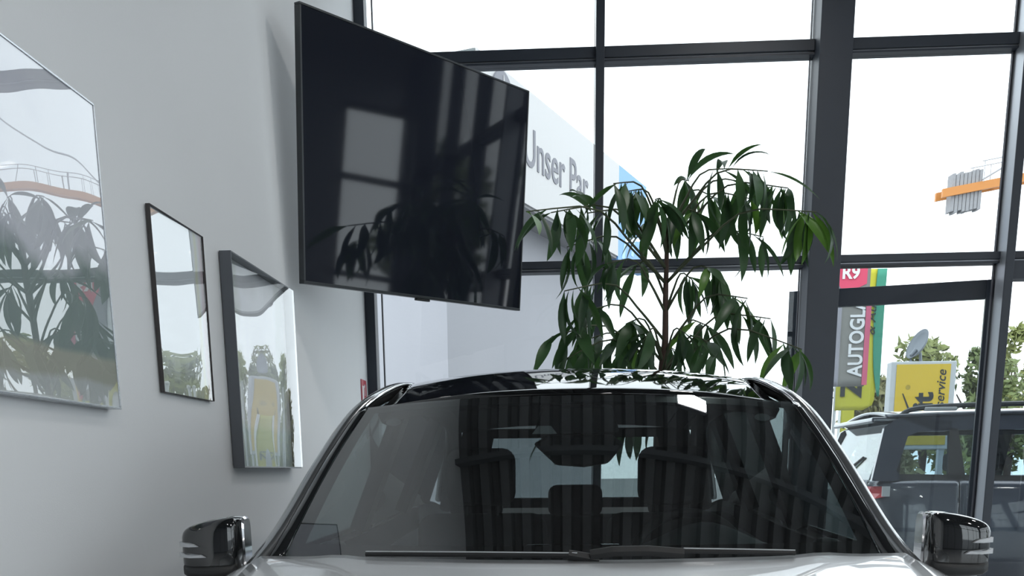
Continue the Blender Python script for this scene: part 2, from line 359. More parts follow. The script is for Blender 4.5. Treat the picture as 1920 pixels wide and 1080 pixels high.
# ------------------------------------------------------------------ potted fig
TIPS=[(0.86,6.10,2.90,6,1),(0.66,6.40,2.92,7,1),(1.02,5.90,2.83,7,0),(1.15,6.00,2.77,9,0),(0.98,6.20,2.77,9,0),(1.24,5.70,2.58,11,0),(1.08,6.30,2.59,6,0),(0.82,6.50,2.85,8,0),(0.56,6.30,2.75,7,0),(0.44,6.00,2.73,8,0),(0.30,6.10,2.80,9,0),(0.21,5.90,2.79,5,0),(0.43,6.60,2.72,6,0),(0.07,6.00,2.67,6,1),(-0.12,5.75,2.62,7,0),(-0.24,5.50,2.57,5,0),(-0.04,6.20,2.54,8,0),(0.18,6.00,2.41,7,0),(0.34,6.40,2.45,5,0),(-0.05,5.80,2.24,8,0),(0.04,6.10,2.17,8,0),(-0.12,5.90,2.02,9,0),(0.02,6.30,2.03,6,0),(0.30,6.20,2.12,8,0),(0.39,6.00,2.00,8,0),(0.18,6.20,1.98,8,0),(0.82,6.10,2.37,9,0),(0.70,6.40,2.38,7,0),(0.94,5.90,2.20,8,0),(1.05,5.80,2.08,8,0),(1.18,5.60,1.90,8,0),(0.79,6.30,2.11,7,0),(0.62,6.00,2.04,8,0),(0.79,5.80,1.92,8,0),(0.60,6.50,2.01,5,0),(1.04,6.40,2.89,6,0),(0.70,6.20,2.70,6,0),(0.29,6.50,2.01,5,0),(-0.05,6.00,1.91,8,0),(-0.10,6.20,1.53,7,0),(0.31,6.10,1.55,7,0),(0.50,6.40,1.58,6,0)]
plant = root('potted_fig_tree', 'leafy potted fig with long drooping leaves behind the silver car', 'plant', (.53,6.3,0))
po = MB(); po.lathe([(.17,.0),(.19,.02),(.25,.42),(.27,.44),(.27,.5),(.24,.5),(.235,.45)], (.53,6.3,0), (0,0,1), 28); po.build('pot', mat('grey pot', (.2,.2,.21), .5), plant, smooth=False)
so = MB(); so.lathe([(.0,.0),(.23,.0),(.23,.02),(.0,.04)], (.53,6.3,.42), (0,0,1), 20); so.build('soil', mat('soil', (.03,.02,.015), .95, bump=.5), plant)
BARK = mat('brown bark', (.085,.055,.045), .85, var=.3, vscale=30, bump=.3, bscale=60)
TWIG = mat('green twig', (.07,.085,.045), .7, var=.2)
trunk = spline([(.53,6.3,.44),(.51,6.3,1.0),(.505,6.3,1.5),(.518,6.3,1.84),(.536,6.3,2.03),(.533,6.3,2.27),(.534,6.3,2.5),(.531,6.3,2.66)], 22)
t = MB(); t.tube(trunk, [.032-.022*(i/21) for i in range(22)], 8); t.build('trunk', BARK, plant, smooth=True)
def trunk_at(z):
    return min(trunk, key=lambda p: abs(p[2]-z))
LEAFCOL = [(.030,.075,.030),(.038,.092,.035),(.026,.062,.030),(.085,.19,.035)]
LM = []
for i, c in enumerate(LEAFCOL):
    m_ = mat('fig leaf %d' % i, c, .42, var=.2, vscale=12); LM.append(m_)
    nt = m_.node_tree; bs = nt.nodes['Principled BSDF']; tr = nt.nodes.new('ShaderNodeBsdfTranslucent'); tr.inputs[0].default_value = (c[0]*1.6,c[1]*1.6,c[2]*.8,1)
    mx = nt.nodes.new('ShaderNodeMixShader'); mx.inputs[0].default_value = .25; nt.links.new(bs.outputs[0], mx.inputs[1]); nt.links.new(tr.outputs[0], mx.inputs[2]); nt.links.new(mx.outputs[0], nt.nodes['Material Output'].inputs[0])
def leaf_mesh(name, droop, width, fold, mt):
    """unit-length lance-shaped blade along +x, bending down; midrib fold and petiole"""
    n = 8; vs = []; x = z = 0.0; a = 0.0; cen = []
    for i in range(n+1):
        cen.append((x, z, a)); st = 1.0/n; a = -droop*((i+1)/n)**1.1; x += st*math.cos(a); z += st*math.sin(a)
    for i, (cx, cz, aa) in enumerate(cen):
        s_ = i/n; w_ = width*max(.0, (math.sin(math.pi*min(1, max(0, (s_-.08)/.92))**.8))**.9) + .004
        if i == n: w_ = .002
        nx, nz = -math.sin(aa), math.cos(aa)
        for sgn in (-1, 0, 1):
            up = fold*w_*abs(sgn)
            vs.append((cx+nx*up, sgn*w_, cz+nz*up))
    fs = []
    for i in range(n):
        for k in range(2): fs.append((i*3+k, i*3+k+1, (i+1)*3+k+1, (i+1)*3+k))
    me = bpy.data.meshes.new(name); me.from_pydata(vs, [], fs); me.materials.append(mt)
    for p_ in me.polygons: p_.use_smooth = True
    return me
LEAVES = [leaf_mesh('leaf', d, wd, f, LM[mi]) for d in (.5,.9,1.3,-.5) for (wd, f, mi) in ((.095,.35,0),(.11,.25,1),(.085,.45,2),(.105,.3,3))]
rr = random.Random(11)
pinv = Matrix.Translation(-Vector(plant.location))
def add_leaf(p, az, pitch, L, di, mi, roll):
    o = bpy.data.objects.new('leaf', LEAVES[di*4+mi]); COL.objects.link(o); o.parent = plant; o.matrix_parent_inverse = pinv
    o.location = p; o.scale = (L, L, L)
    o.rotation_euler = (Matrix.Rotation(az,3,'Z') @ Matrix.Rotation(-pitch,3,'Y') @ Matrix.Rotation(roll,3,'X')).to_euler()
nl = 0
for ti, (x, y, z, n, kind) in enumerate(TIPS):
    tip = Vector((x,y,z))
    base = Vector(trunk_at(min(2.62, z-.22 if z > 2.0 else z-.1)))
    d = tip-base; mid = base.lerp(tip, .55) + Vector((0,0,.10+.08*d.length))
    path = spline([tuple(base), tuple(base.lerp(mid,.5)+Vector((0,0,.02))), tuple(mid), tuple(tip)], 9)
    b_ = MB(); b_.tube(path, [.009-.006*(i/8) for i in range(9)], 5); b_.build('branch', TWIG, plant, smooth=True)
    haz = math.atan2(d.y, d.x)
    for k in range(n):
        s_ = 1-(.24 if x < 1.15 else .10)*(k/n); q = (len(path)-1)*s_; i = min(int(q), len(path)-2); p_ = Vector(path[i]).lerp(Vector(path[i+1]), q-i)
        az = haz + rr.uniform(-2.6, 2.6)
        if kind == 1 and k < 3: pitch = rr.uniform(.3, 1.2); di = rr.choice((1,2))
        else: pitch = rr.uniform(-1.35, -.25); di = rr.choice((0,0,1,1,2))
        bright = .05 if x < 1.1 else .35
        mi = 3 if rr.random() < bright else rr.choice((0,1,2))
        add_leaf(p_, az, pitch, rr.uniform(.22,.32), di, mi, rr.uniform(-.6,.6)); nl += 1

# ------------------------------------------------------------------ silver car in the showroom (nose towards the camera)
CX = .01
car = root('silver_car', 'silver car with black roof and black mirrors facing the camera', 'car', (CX,3.4,0))
WS = glass('windscreen glass', (.30,.345,.345), .17)
SIDEGLASS = glass('side window glass', (.45,.5,.5), .06)
PRIVACY = glass('privacy glass', (.025,.028,.028), .06)
REARGLASS = glass('rear window glass', (.72,.78,.78), .05)
ROOFGLASS = mat('black roof glass', (.004,.0045,.005), .03, spec=.6, coat=0)
def cp(x, y, z): return (CX+x, y, z)
Wtab = [(1.05,.66),(1.2,.80),(1.45,.885),(1.8,.915),(2.5,.93),(3.5,.935),(4.6,.93),(5.1,.91),(5.45,.86),(5.68,.70)]
Btab = [(1.05,.52),(1.2,.62),(1.45,.70),(1.8,.74),(2.2,.775),(2.55,.805),(3.0,.82),(4.0,.82),(5.0,.78),(5.45,.72),(5.68,.60)]
ZBtab = [(1.05,.76),(1.2,.86),(1.45,.92),(1.8,.975),(2.2,1.045),(2.55,1.085),(3.0,1.09),(4.0,1.11),(5.0,1.15),(5.45,1.13),(5.68,1.0)]
def side(sg, y, t):
    W_, B_, zb = (smooth_interp(tb, y) for tb in (Wtab, Btab, ZBtab))
    prof = [(0,B_,zb),(.1,B_+.45*(W_-B_),zb-.022),(.22,B_+.85*(W_-B_),zb-.065),(.35,W_-.004,zb-.15),(.55,W_,.74),(.78,W_-.012,.5),(1,W_-.06,.27)]
    return cp(sg*smooth_interp([(a,b) for a,b,c in prof], t), y, smooth_interp([(a,c) for a,b,c in prof], t))
def side_panel(name, sg, y0, y1, n, mt=None, t0=0, t1=1):
    return MB().grid(lambda u, v: side(sg, lerp(y0,y1,u), lerp(t0,t1,v)), n, 18).build(name, mt or SILVER, car, smooth=True, solid=.004)
def arch_panel(name, sg, y0, y1, yc, n=26):
    """body panel cut out around a wheel"""
    def fn(u, v):
        y = lerp(y0,y1,u); p = side(sg, y, 1); dy = (y-yc)/.385
        zmin = .33+.385*math.sqrt(1-dy*dy) if abs(dy) < 1 else .27
        t1 = 1
        for k in range(40):
            if side(sg, y, k/39)[2] <= zmin: t1 = k/39; break
        return side(sg, y, t1*v)
    return MB().grid(fn, n, 16).build(name, SILVER, car, smooth=True, solid=.004)
for sg in (-1, 1):
    arch_panel('fender', sg, 1.06, 2.62, 1.90)
    for y0, y1 in ((2.63,3.74),(3.75,4.58)):
        d = side_panel('door', sg, y0, y1, 12)
        hx = side(sg, y1-.16, .33); h = MB(); h.tube([(hx[0]+sg*.004,y1-.26,hx[2]),(hx[0]+sg*.035,y1-.22,hx[2]),(hx[0]+sg*.035,y1-.1,hx[2]),(hx[0]+sg*.004,y1-.06,hx[2])], .011, 8); h.build('door_handle', SILVER, d, smooth=True)
    arch_panel('rear_quarter', sg, 4.59, 5.66, 4.78)
    box('sill', BLACKPLASTIC, (min(CX+sg*.80,CX+sg*.89),max(CX+sg*.80,CX+sg*.89),2.3,4.4,.2,.29), car, bevel=.02)
# bonnet
def hood_z(x, y):
    zc = smooth_interp([(1.12,.86),(1.25,.91),(1.45,.96),(1.8,1.015),(2.2,1.075),(2.42,1.103),(2.6,1.112)], y)
    B_ = smooth_interp(Btab, y); k = abs(x)/B_
    ze = smooth_interp(ZBtab, y)+.004
    crease = .006*math.exp(-((k-.72)/.07)**2)
    return lerp(zc, ze, k**2.6)+crease
def hood_pt(u, v):
    k = u*2-1; yr = 2.335+.215*abs(k)**2.2; yf = 1.10+.14*k*k; y = lerp(yf, yr, v); x = k*(smooth_interp(Btab, y)-.004)
    return cp(x, y, hood_z(x, y))
MB().grid(hood_pt, 40, 30).build('bonnet', SILVER, car, smooth=True, solid=.012)
# front end
def nose(u, v):
    k = u*2-1; z = lerp(.22,.86,v); y = 1.02+.16*k*k+.05*abs(v-.45)+.04*(v > .8)*(v-.8)/.2; return cp(k*.84*(1-.16*max(0,v-.6)), y, z)
MB().grid(nose, 24, 10).build('front_bumper', SILVER, car, smooth=True, solid=.006)
MB().grid(lambda u, v: cp((u*2-1)*.42, 1.005+.045*(u*2-1)**2, lerp(.48,.74,v)), 16, 6).build('grille', BLACKPLASTIC, car, solid=.01)
for z in (.56,.66): 
    g = MB(); g.tube([cp((i/8*2-1)*.41, .995+.045*(i/8*2-1)**2, z) for i in range(9)], .012, 6); g.build('grille_bar', CHROME, car)
for sg in (-1, 1):
    MB().grid(lambda u, v: cp(sg*lerp(.50,.80,u), 1.075+.16*lerp(.5,.92,u)**2-.02, lerp(.66,.80,v)), 8, 4).build('headlight', glass('lamp lens', (.7,.75,.8), .08), car, smooth=True, solid=.02)
MB().grid(lambda u, v: cp((u*2-1)*.78, 5.68-.10*(u*2-1)**2, lerp(.25,1.12,v)), 16, 6).build('tailgate', SILVER, car, smooth=True, solid=.01)
MB().grid(lambda u, v: cp((u*2-1)*.85, 5.72-.16*(u*2-1)**2, lerp(.25,.62,v)), 16, 6).build('rear_bumper', BLACKPLASTIC, car, smooth=True, solid=.01)
# wheels
for sg in (-1, 1):
    for yc in (1.90, 4.78):
        w_ = MB(); w_.lathe([(.22,-.11),(.32,-.11),(.355,-.08),(.36,0),(.355,.08),(.32,.11),(.22,.11)], cp(sg*.79,yc,.36), (1,0,0), 28); wo = w_.build('wheel', RUBBER, car, smooth=True)
        r_ = MB(); r_.lathe([(.06,.0),(.06,.02),(.21,.02),(.235,.03),(.235,-.05)], cp(sg*.885,yc,.36), (sg,0,0), 24)
        for k in range(5):
            a = 2*math.pi*k/5; r_.tube([cp(sg*.90,yc+.05*math.cos(a),.36+.05*math.sin(a)), cp(sg*.90,yc+.22*math.cos(a),.36+.22*math.sin(a))], .028, 6)
        r_.build('rim', CHROME, wo)
box('underbody', BLACKPLASTIC, (CX-.74,CX+.74,1.2,5.55,.22,.34), car)
box('firewall', BLACKPLASTIC, (CX-.78,CX+.78,2.52,2.56,.3,1.04), car)
# windscreen
def ws_pt(u, v, grow=1.0, out=0):
    k = u*2-1
    yb = 2.40+.20*k*k; yt = 3.03+.125*k*k; zb = 1.075; zt = 1.513-.022*k*k
    xb = .765*grow; xt = .632*grow
    bul = .018*math.sin(math.pi*v)
    return cp(k*lerp(xb,xt,v), lerp(yb,yt,v)-bul*.6-out*.5, lerp(zb,zt,v)+bul+out*.86)
MB().grid(lambda u, v: ws_pt(u, v), 24, 14).build('windscreen', WS, car, smooth=True)
FRIT = mat('black glass border', (.006,.006,.007), .25)
f = MB()
f.grid(lambda u, v: ws_pt(lerp(0,.030,u), v, out=-.003), 2, 14); f.grid(lambda u, v: ws_pt(lerp(.970,1,u), v, out=-.003), 2, 14)
f.grid(lambda u, v: ws_pt(u, lerp(0,.10,v), out=-.003), 24, 2); f.grid(lambda u, v: ws_pt(u, lerp(.945,1,v), out=-.003), 24, 2)
f.build('windscreen_border', FRIT, car, smooth=True)
# roof
ZR = [(3.03,1.513),(3.2,1.557),(3.4,1.602),(3.6,1.632),(3.9,1.648),(4.3,1.652),(4.7,1.635),(5.0,1.595),(5.18,1.545)]
def roof_pt(u, v, drop=0, k_=1.0):
    k = (u*2-1)*k_; y0 = 3.03+.125*k*k; y = lerp(y0, 5.18-.05*k*k, v); xh = smooth_interp([(3.03,.600),(3.3,.585),(3.8,.575),(4.6,.57),(5.2,.56)], y)
    yy = lerp(3.03, 5.18, v)
    return cp(k*xh, y, smooth_interp(ZR, yy)-.036*abs(k)**2.4-drop)
MB().grid(lambda u, v: roof_pt(u, v), 28, 30).build('roof', ROOFGLASS, car, smooth=True, solid=.008)
MB().grid(lambda u, v: roof_pt(u, v*.97+.015, .035), 12, 14).build('headliner', mat('headliner', (.05,.052,.055), .95), car, smooth=True)
sp = MB(); sp.grid(lambda u, v: cp((u*2-1)*.56, lerp(5.16,5.42,v)-.05*(u*2-1)**2, 1.535-.045*v-.02*abs(u*2-1)**2.4), 16, 5); sp.build('roof_spoiler', SILVER, car, smooth=True, solid=.02)
# side frames: front pillar running into the roof edge and down the rear pillar
FR = [(.850,2.50,1.020),(.800,2.70,1.130),(.738,2.95,1.315),(.684,3.15,1.452),(.640,3.34,1.525),(.612,3.65,1.575),(.603,4.2,1.592),(.600,4.75,1.565),(.628,5.12,1.48),(.68,5.36,1.33),(.72,5.48,1.16)]
for sg in (-1, 1):
    pth = spline([cp(sg*a,b_,c_) for a,b_,c_ in FR], 60)
    s_ = MB(); s_.tube(pth, [lerp(.036,.034,min(1,i/25)) for i in range(60)], 14, flat=(1,.62), up=(sg*.75,0,.66)); s_.build('pillar', mat('graphite paint', (.34,.35,.36), .22, .9, coat=.6), car, smooth=True)
    # trim strips: black drip moulding and bright rail along the roof edge
    st = MB(); st.tube([(p_[0]-sg*.028,p_[1]-.004,p_[2]+.022) for p_ in pth[18:50]], .006, 6); st.build('roof_strip', CHROME, car, smooth=True)
    tp = [(Vector(ws_pt((sg*(1.0)+1)/2, v_, out=.002)), Vector(pth[int(2+v_*16.5)])) for v_ in [i/24 for i in range(25)]]
    bl = MB(); bl.rings([[a.lerp(b_, t_/3) + Vector((sg*.004,-.006,.006))*math.sin(math.pi*t_/3) for t_ in range(4)] for a, b_ in tp], closed=False); bl.build('pillar_trim', BLACKGLOSS, car, smooth=True, solid=.004)
    il = MB(); il.tube([(p_[0]-sg*.034,p_[1],p_[2]-.050) for p_ in pth[24:60]], .036, 8); il.build('pillar_lining', INTDARK, car, smooth=True)
    # side glass and the posts between
    def sg_pt(y, v): 
        zt = smooth_interp([(a[1],a[2]) for a in FR], y)-.02; xt = smooth_interp([(a[1],a[0]) for a in FR], y)
        zb = smooth_interp(ZBtab, y)-.01; xb = smooth_interp(Btab, y)-.02
        return cp(sg*lerp(xb,xt,v), y, lerp(zb,max(zt,zb+.005),v))
    for y0, y1 in ((2.80,3.72),(3.83,4.58),(4.70,5.22)):
        MB().grid(lambda u, v: sg_pt(lerp(y0,y1,u), v), 10, 6).build('side_window', SIDEGLASS if y0 < 3 else PRIVACY, car, smooth=True)
    for y0, y1 in ((3.72,3.83),(4.58,4.70)):
        MB().grid(lambda u, v: sg_pt(lerp(y0,y1,u), v), 2, 6).build('window_post', BLACKPLASTIC, car, solid=.05)
    MB().grid(lambda u, v: cp(sg*(.80+.004*v), lerp(2.6,5.2,u), smooth_interp(ZBtab, lerp(2.6,5.2,u))-.03-.10*(1-v)), 14, 2).build('door_card', INTDARK, car, solid=.02)
# rear window in its frame
def rw(u, v): k = u*2-1; return cp(k*lerp(.70,.55,v), lerp(5.50,5.20,v)-.05*k*k, lerp(1.11,1.50,v))
MB().grid(lambda u, v: rw(lerp(.14,.86,u), lerp(.12,.90,v)), 12, 6).build('rear_window', REARGLASS, car, smooth=True)
rf = MB(); rf.grid(lambda u, v: rw(u, lerp(0,.12,v)), 12, 1); rf.grid(lambda u, v: rw(u, lerp(.90,1,v)), 12, 1); rf.grid(lambda u, v: rw(lerp(0,.14,u), v), 1, 6); rf.grid(lambda u, v: rw(lerp(.86,1,u), v), 1, 6)
rf.build('rear_window_frame', BLACKPLASTIC, car, solid=.01)
# cowl and wipers
MB().grid(lambda u, v: cp((u*2-1)*.80, 2.33+.225*abs(u*2-1)**2.2+v*.09, 1.062-.02*v), 24, 2).build('cowl', BLACKPLASTIC, car)
def wiper(pts, ap):
    w_ = MB(); w_.tube([cp(*p_) for p_ in pts], .008, 6, flat=(1,.7)); wo = w_.build('wiper', BLACKPLASTIC, car)
    a_ = MB(); a_.tube([cp(*p_) for p_ in ap], .013, 6); a_.build('wiper_arm', BLACKPLASTIC, wo)
    c_ = MB(); c_.tube([(p_[0]+CX, p_[1]-.004, p_[2]+.007) for p_ in pts], .0014, 5); c_.build('wiper_blade', LIGHTGREY, wo)
wiper([(-.50,2.40,1.110),(-.25,2.345,1.112),(0,2.325,1.110)], [(-.02,2.33,1.112),(.05,2.33,1.10)])
wiper([(.24,2.33,1.119),(.36,2.35,1.115),(.5,2.385,1.109)], [(.03,2.325,1.112),(.08,2.322,1.120),(.16,2.322,1.121),(.24,2.33,1.114)])
# door mirrors
MIRR = mat('mirror glass', (.85,.87,.88), .02, 1)
for sg in (-1, 1):
    mr = None
    def ring(x, zc, hz, y0, dy, n=20):
        pts = []
        for k in range(n):
            a = 2*math.pi*k/n; c_, s_ = math.cos(a), math.sin(a)
            ex = .42
            yy = math.copysign(abs(c_)**ex, c_); zz = math.copysign(abs(s_)**ex, s_)
            pts.append(cp(sg*x, y0+yy*dy, zc+zz*hz))
        return pts
    secs = [(.892,1.112,.064,2.70,.045),(.897,1.112,.074,2.70,.058),(.910,1.112,.080,2.70,.066),(.95,1.109,.078,2.695,.070),(.99,1.105,.073,2.69,.068),(1.02,1.101,.067,2.685,.060),(1.036,1.099,.058,2.685,.050),(1.044,1.098,.046,2.685,.038)]
    hs = MB(); hs.rings([ring(*s_) for s_ in secs]); mr = hs.build('mirror', BLACKGLOSS, car, smooth=True, sub=1)
    # lower cover seam
    lc = MB(); lc.rings([ring(x,zc-hz*.80,hz*.26,y0,dy+.004) for x,zc,hz,y0,dy in secs[1:-1]]); lc.build('mirror_lower_cover', BLACKPLASTIC, mr, smooth=True)
    # two arrow shaped indicator strips
    for z, xa, xb in ((1.118,.988,1.046),(1.090,.970,1.048)):
        i_ = MB(); i_.poly([cp(sg*xa,2.613,z-.004),cp(sg*(xa+.012),2.613,z+.003),cp(sg*1.012,2.616,z+.006),cp(sg*xb,2.642,z+.008),cp(sg*xb,2.642,z-.005),cp(sg*1.012,2.616,z-.005)], (0,.03,0)); i_.build('indicator_strip', LIGHTGREY, mr)
    gl = MB(); gl.rings([ring(.905,1.111,.066,2.768,.003), ring(1.03,1.10,.05,2.755,.003)]); gl.build('mirror_glass', MIRR, mr)
    rim_ = MB(); rim_.rings([ring(.888,1.112,.070,2.725,.030), ring(.893,1.112,.076,2.725,.034)]); rim_.build('mirror_edge', CHROME, mr)
    ft = MB(); ft.tube([cp(sg*.83,2.72,1.03), cp(sg*.87,2.71,1.035), cp(sg*.94,2.69,1.05)], [.035,.03,.03], 8, flat=(1,.6)); ft.build('mirror_foot', BLACKPLASTIC, mr, smooth=True)
# cabin: dashboard, wheel, seats, inner mirror
def dash(u, v):
    k = u*2-1; x = k*.79; prof = [(0,2.44,1.03),(.25,2.62,1.055),(.5,2.85,1.062),(.75,3.02,1.05),(.88,3.08,.99),(1,3.08,.70)]
    y = smooth_interp([(a,b_) for a,b_,c_ in prof], v)+.16*k*k*(1-v); z = smooth_interp([(a,c_) for a,b_,c_ in prof], v)
    hump = .095*math.exp(-((x-.37)/.17)**2)*math.exp(-((v-.72)/.20)**2)
    return cp(x, y, z+hump)
MB().grid(dash, 44, 24).build('dashboard', DASH, car, smooth=True)
s_ = MB(); s_.box(-.15,.13,3.0,3.02,1.02,1.088); s_.v = [(CX+a,b_,c_) for a,b_,c_ in s_.v]; s_.build('centre_display', BLACKGLOSS, car, bevel=.006)
for x in (-.70,.70):
    s_ = MB(); s_.lathe([(.0,.0),(.045,.0),(.05,.02),(.03,.05),(0,.055)], cp(x,2.92,1.055), (0,0,1), 14); s_.build('air_vent', DASH, car, smooth=True)
sw = MB(); wc = Vector(cp(.37,3.36,.985)); ua = Vector((1,0,0)); ub = Vector((0,.40,.916)).normalized()
ringp = [wc+ua*math.cos(2*math.pi*k/36)*.19+ub*math.sin(2*math.pi*k/36)*.19 for k in range(37)]
sw.tube(ringp, .016, 8, caps=False); swo = sw.build('steering_wheel', BLACKPLASTIC, car, smooth=True)
s_ = MB()
for a in (R(0),R(180),R(270)): s_.tube([wc, wc+ua*math.cos(a)*.18+ub*math.sin(a)*.18], .02, 6)
s_.lathe([(0,-.03),(.07,-.03),(.075,.0),(.05,.04)], wc, ua.cross(ub), 18); s_.build('wheel_spokes', BLACKPLASTIC, swo)
def blob(name, x0, x1, y0, y1, z0, z1, mt, parent, lean=0, bev=.05):
    b_ = MB().box(x0,x1,y0,y1,z0,z1); b_.v = [(a, bb+lean*(c-z0), c) for a, bb, c in b_.v]
    o = b_.build(name, mt, parent, bevel=bev, segs=4, smooth=True); return o
for x in (-.36,.37):
    sb = blob('front_seat', CX+x-.25, CX+x+.25, 3.78, 3.93, .55, 1.14, INTDARK, car, .22, .06)
    hr = blob('headrest', CX+x-.135, CX+x+.13, 3.90, 4.01, 1.17, 1.385, INTDARK, sb, .1, .05)
    for k in (-.06,.06):
        p_ = MB(); p_.tube([cp(x+k,3.94,1.08), cp(x+k,3.955,1.2)], .007, 6); p_.build('headrest_post', BLACKPLASTIC, hr)
    blob('seat_cushion', CX+x-.25, CX+x+.25, 3.3, 3.85, .45, .6, INTDARK, sb, 0, .05)
rb = blob('rear_bench', CX-.68, CX+.68, 4.62, 4.78, .5, 1.10, INTDARK, car, .2, .05)
for x in (-.46,0,.46):
    blob('rear_headrest', CX+x-.125, CX+x+.125, 4.74, 4.83, 1.09, 1.235, INTDARK, rb, .1, .04)
im = MB(); im.poly([cp(-.125,2.99,1.375),cp(-.06,2.99,1.315),cp(.02,2.99,1.308),cp(.09,2.99,1.318),cp(.135,2.99,1.37),cp(.10,2.99,1.40),cp(-.08,2.99,1.40)], (0,.035,0)); im.v = im.v
imo = im.build('inner_mirror', BLACKPLASTIC, car, bevel=.008)
s_ = MB(); s_.poly([cp(-.12,2.93,1.40),cp(.12,2.93,1.40),cp(.10,3.00,1.475),cp(-.10,3.00,1.475)], (0,.05,.01)); s_.build('sensor_housing', BLACKPLASTIC, imo, bevel=.006)
s_ = MB(); s_.poly([cp(-.125,2.925,1.400),cp(-.055,2.925,1.400),cp(-.072,2.935,1.422),cp(-.108,2.935,1.422)], (0,.01,.0)); s_.build('camera_cover', LIGHTGREY, imo)
for x, z, n_ in ((.535,1.435,0),(-.54,1.43,1)):
    k = x/.66; u_ = (k+1)/2
    st = MB(); P0 = Vector(ws_pt(u_, .86, out=-.006)); st.lathe([(0,0),(.022,0),(.022,.001),(0,.001)], P0, (0,-.5,.86), 20); st.build('sticker', mat('sticker grey', (.22,.25,.26), .5), car)

# ------------------------------------------------------------------ dark blue off-roader parked outside, tail to the left
SUVP = mat('dark blue paint', (.042,.052,.075), .25, .3, coat=1)
suv = root('parked_off_roader', 'dark blue off-roader with silver roof rails parked outside the door', 'car', (4.7,9.35,0))
def sy(yn, far): return (18.75-yn) if far else yn       # mirror about the centre line y=9.375
ST = [(2.38,1.02),(2.42,1.18),(2.6,1.20),(3.2,1.195),(4.0,1.18),(4.9,1.16),(5.5,1.12),(6.2,1.07),(6.7,.98),(6.92,.80)]
def suv_side(x, t, far):
    zb = smooth_interp(ST, x); ins = smooth_interp([(2.38,.16),(2.5,.05),(2.8,0),(6.2,0),(6.7,.08),(6.92,.25)], x)
    prof = [(0,8.60,zb+.004),(.06,8.52,zb),(.14,8.47,zb-.03),(.24,8.455,zb-.09),(.32,8.44,zb-.18),(.5,8.42,.82),(.75,8.44,.55),(1,8.50,.32)]
    return (x, sy(smooth_interp([(a,b_) for a,b_,c_ in prof], t)+ins, far), smooth_interp([(a,c_) for a,b_,c_ in prof], t))
def suv_panel(name, x0, x1, far, wheel=None, n=14):
    def fn(u, v):
        x = lerp(x0,x1,u); t1 = 1
        if wheel is not None and abs(x-wheel) < .42:
            zm = .37+math.sqrt(.42**2-(x-wheel)**2)
            for k in range(50):
                if suv_side(x, k/49, far)[2] <= zm: t1 = k/49; break
        return suv_side(x, t1*v, far)
    return MB().grid(fn, n if wheel is None else 30, 18).build(name, SUVP, suv, smooth=True, solid=.004)
